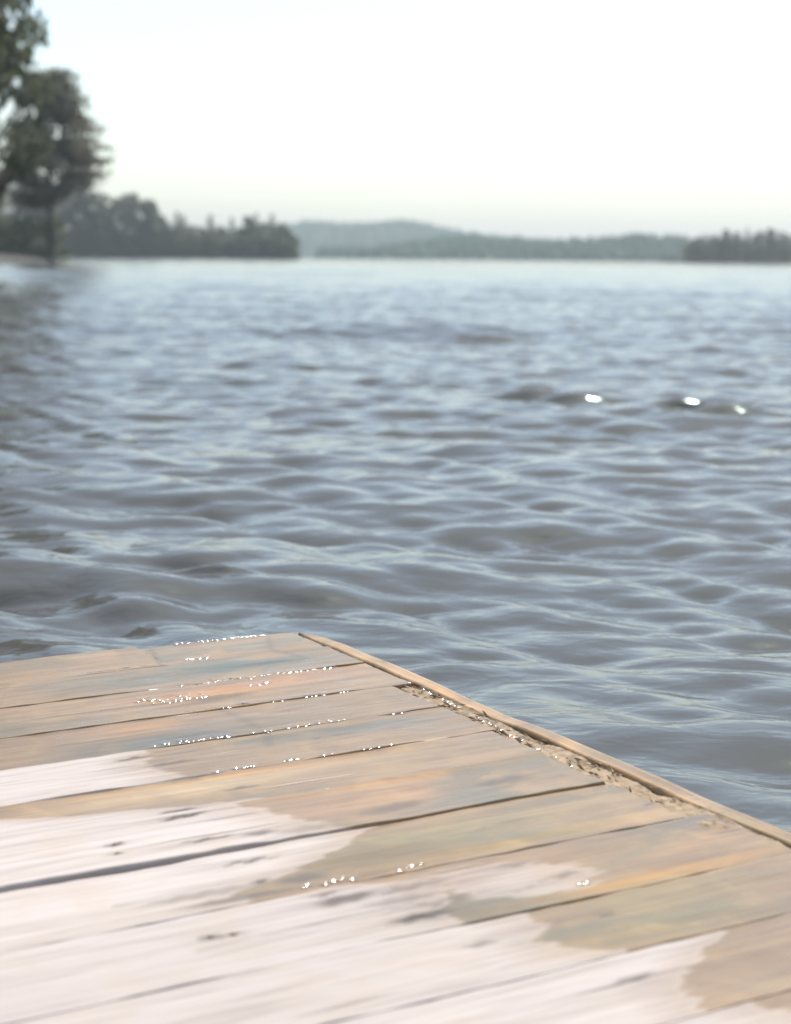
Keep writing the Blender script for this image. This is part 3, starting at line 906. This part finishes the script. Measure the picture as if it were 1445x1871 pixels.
def splintered_beam():
    """rotten joist top showing between the plank ends and the edge board"""
    rng = np.random.default_rng(31)
    vs = np.arange(1.0, 3.0, 0.006)
    us = np.linspace(1.440, 1.5150, 20)
    Vg, Ug = np.meshgrid(vs, us, indexing='ij')
    Z = -0.0050 + np.stack([smooth_noise(len(vs), rng, 5) for _ in us], 1) * .0017 + rng.normal(0, .0007, Vg.shape) + smooth_noise(len(vs), rng, 6)[:, None] * .0018
    Z[:, :5] = -0.040                               # stays below the planks
    w = np.clip((2.80 - vs) / 0.5, 0, 1)[:, None]
    Z = Z - (1 - w) * .004
    co = np.stack([Ug, Vg, Z + DECK_Z], -1).reshape(-1, 3)
    low = co.copy(); low[:, 2] = DECK_Z - 0.13
    q = grid_quads(len(vs), len(us))[:, ::-1]
    n = len(co)
    rim = []
    nv, nu = len(vs), len(us)
    for i in range(nv - 1):
        rim.append((i * nu, (i + 1) * nu, (i + 1) * nu + n, i * nu + n)); a = i * nu + nu - 1; rim.append((a, a + n, a + nu + n, a + nu))
    o = fast_mesh("splintered_beam", np.concatenate([co, low]), np.concatenate([q, np.array(rim)]), M_DEBRIS, dock, smooth=True)
    o['label'] = "rotten splintered beam between plank ends and edge board"
    tone = np.ones((2 * n, 3)) * np.array([1.5, 1.35, 1.05])
    set_attrs(o, np.full(2 * n, .2), np.clip(np.concatenate([rng.uniform(-.8, .35, n), np.full(n, .3)]), 0, 1), tone)
    # loose splinters lying in it
    V, Fc = [], []
    cv = []
    for i in range(170):
        v = float(np.clip(rng.normal(2.28, 0.27), 1.80, 2.95)); u = rng.uniform(1.468, 1.520)
        L = rng.uniform(.008, .036); hw = rng.uniform(.0006, .0016)
        a = math.pi / 2 + rng.normal(0, .28)
        dx, dy = math.cos(a) * L / 2, math.sin(a) * L / 2
        nx, ny = -math.sin(a) * hw, math.cos(a) * hw
        z = DECK_Z - .006 + rng.uniform(0, .005); tl = rng.normal(0, .0014)
        b = len(V)
        V += [(u - dx - nx, v - dy - ny, z - tl), (u - dx + nx, v - dy + ny, z - tl), (u + dx, v + dy, z + tl), (u, v, z + hw * 1.5), (u, v, z - hw * 1.5)]
        Fc += [(b, b + 3, b + 1), (b + 1, b + 3, b + 2), (b + 2, b + 3, b), (b, b + 1, b + 4), (b + 1, b + 2, b + 4), (b + 2, b, b + 4)]
        cv += [rng.uniform(-.6, .6)] * 5
    o = link_mesh("splinters", V, Fc, M_DEBRIS, dock, smooth=False)
    o['kind'] = 'stuff'
    cvn = np.array(cv)
    tone = np.ones((len(V), 3)) * np.array([1.25, 1.12, .85]) * (1 + .5 * cvn[:, None])
    set_attrs(o, np.full(len(V), .2), np.clip(cvn * -.6, 0, 1), tone)
splintered_beam()

def frame_box(name, u0, u1, v0, v1, z0, z1):
    V = [(u0, v0, z0), (u1, v0, z0), (u1, v1, z0), (u0, v1, z0), (u0, v0, z1), (u1, v0, z1), (u1, v1, z1), (u0, v1, z1)]
    Fc = [(3, 2, 1, 0), (4, 5, 6, 7), (0, 1, 5, 4), (1, 2, 6, 5), (2, 3, 7, 6), (3, 0, 4, 7)]
    o = link_mesh(name, V, Fc, M_WOOD, dock, smooth=False)
    set_attrs(o, np.full(8, .2), np.zeros(8), np.ones((8, 3)) * .8)
    return o
zt = DECK_Z - .0385
frame_box("joist", .40, .44, -.33, 2.97, zt - .14, zt)
frame_box("joist", -.55, -.51, -.33, 2.97, zt - .14, zt)
frame_box("joist", -1.02, -.98, -.33, 2.97, zt - .14, zt)
frame_box("fascia_board", -1.02, 1.435, 2.975, 3.005, zt - .14, zt)
frame_box("fascia_board", -1.02, 1.435, -.375, -.345, zt - .14, zt)

# ------------------------------------------------------------------ water beads along the wet plank edges, shaped for sun glints
def water_beads():
    rng = np.random.default_rng(19)
    runs = [  # u0, v0, u1, v1, count, spread
        (1.249, 3.026, 1.458, 3.020, 60, .003), (1.01, 2.872, 1.146, 2.880, 26, .004), (1.225, 2.895, 1.275, 2.892, 10, .004), (1.133, 2.715, 1.342, 2.716, 60, .006), (1.35, 2.716, 1.44, 2.712, 24, .006), (1.24, 2.66, 1.30, 2.67, 12, .012),
        (1.03, 2.655, 1.15, 2.622, 46, .02), (1.06, 2.548, 1.384, 2.545, 60, .004), (0.94, 2.394, 1.083, 2.386, 26, .004), (1.073, 2.383, 1.30, 2.386, 26, .004), (.977, 2.228, 1.05, 2.222, 14, .003), (1.08, 2.224, 1.29, 2.222, 24, .003), (1.07, 2.07, 1.10, 2.072, 6, .004),
        (.92, 1.917, .96, 1.914, 6, .003), (.888, 1.752, .956, 1.744, 14, .006), (1.02, 1.744, 1.06, 1.748, 5, .004), (1.19, 1.594, 1.21, 1.597, 4, .003), (1.376, 2.380, 1.40, 2.378, 6, .004), (1.47, 2.0, 1.515, 2.6, 40, .012)]
    V, Fc = [], []
    seg, rings = 10, 4
    smax, lean = math.radians(21), math.tan(math.radians(16))      # caps leaned so their faces throw sun glints
    for (a, b, c, d, n, s) in runs:
        n = int(n * 0.62) + 2
        t = rng.uniform(0, 1, n)
        for ti in t:
            u, v = a + (c - a) * ti, b + (d - b) * ti + rng.normal(0, s * .6)
            f = rng.uniform(.25, 1.0) ** 1.3
            rv, ru = .007 + .016 * f, (.007 + .016 * f) * rng.uniform(1.0, 1.6)     # radii of curvature
            H = rv * (1 - math.cos(smax))
            base = len(V)
            z0 = DECK_Z + .0010
            V.append((u, v, z0 + H))
            for r in range(1, rings + 1):
                ph = r / rings * smax
                for q in range(seg):
                    an = q * 2 * math.pi / seg
                    V.append((u + ru * math.sin(ph) * math.cos(an), v + rv * math.sin(ph) * math.sin(an), z0 + H - rv * (1 - math.cos(ph)) + rv * math.sin(ph) * math.sin(an) * lean))
            for q in range(seg):
                q2 = (q + 1) % seg
                Fc.append((base, base + 1 + q, base + 1 + q2))
                for r in range(rings - 1):
                    x0 = base + 1 + r * seg
                    Fc.append((x0 + q, x0 + seg + q, x0 + seg + q2, x0 + q2))
    o = link_mesh("water_beads", V, Fc, M_DROP)
    o.rotation_euler = (0, 0, YAW)
    tag(o, "tiny glinting water beads along the wet plank edges", kind='stuff')
water_beads()

# ------------------------------------------------------------------ haze over the lake
def haze():
    m, nd, lk, out = mat_new("lake_haze")
    v = N(nd, 'ShaderNodeVolumePrincipled')
    v.inputs['Color'].default_value = (0.89, 0.96, 0.98, 1)
    v.inputs['Density'].default_value = HAZE_DENSITY
    v.inputs['Anisotropy'].default_value = 0.45
    lk.new(v.outputs[0], out.inputs['Volume'])
    x, y0, y1, z0, z1 = 5500, -5500, 5500, -1.9, 105
    V = [(-x, y0, z0), (x, y0, z0), (x, y1, z0), (-x, y1, z0), (-x, y0, z1), (x, y0, z1), (x, y1, z1), (-x, y1, z1)]
    Fc = [(3, 2, 1, 0), (4, 5, 6, 7), (0, 1, 5, 4), (1, 2, 6, 5), (2, 3, 7, 6), (3, 0, 4, 7)]
    o = link_mesh("haze", V, Fc, m, smooth=False)
    tag(o, "pale summer haze over the lake", kind='stuff')
haze()
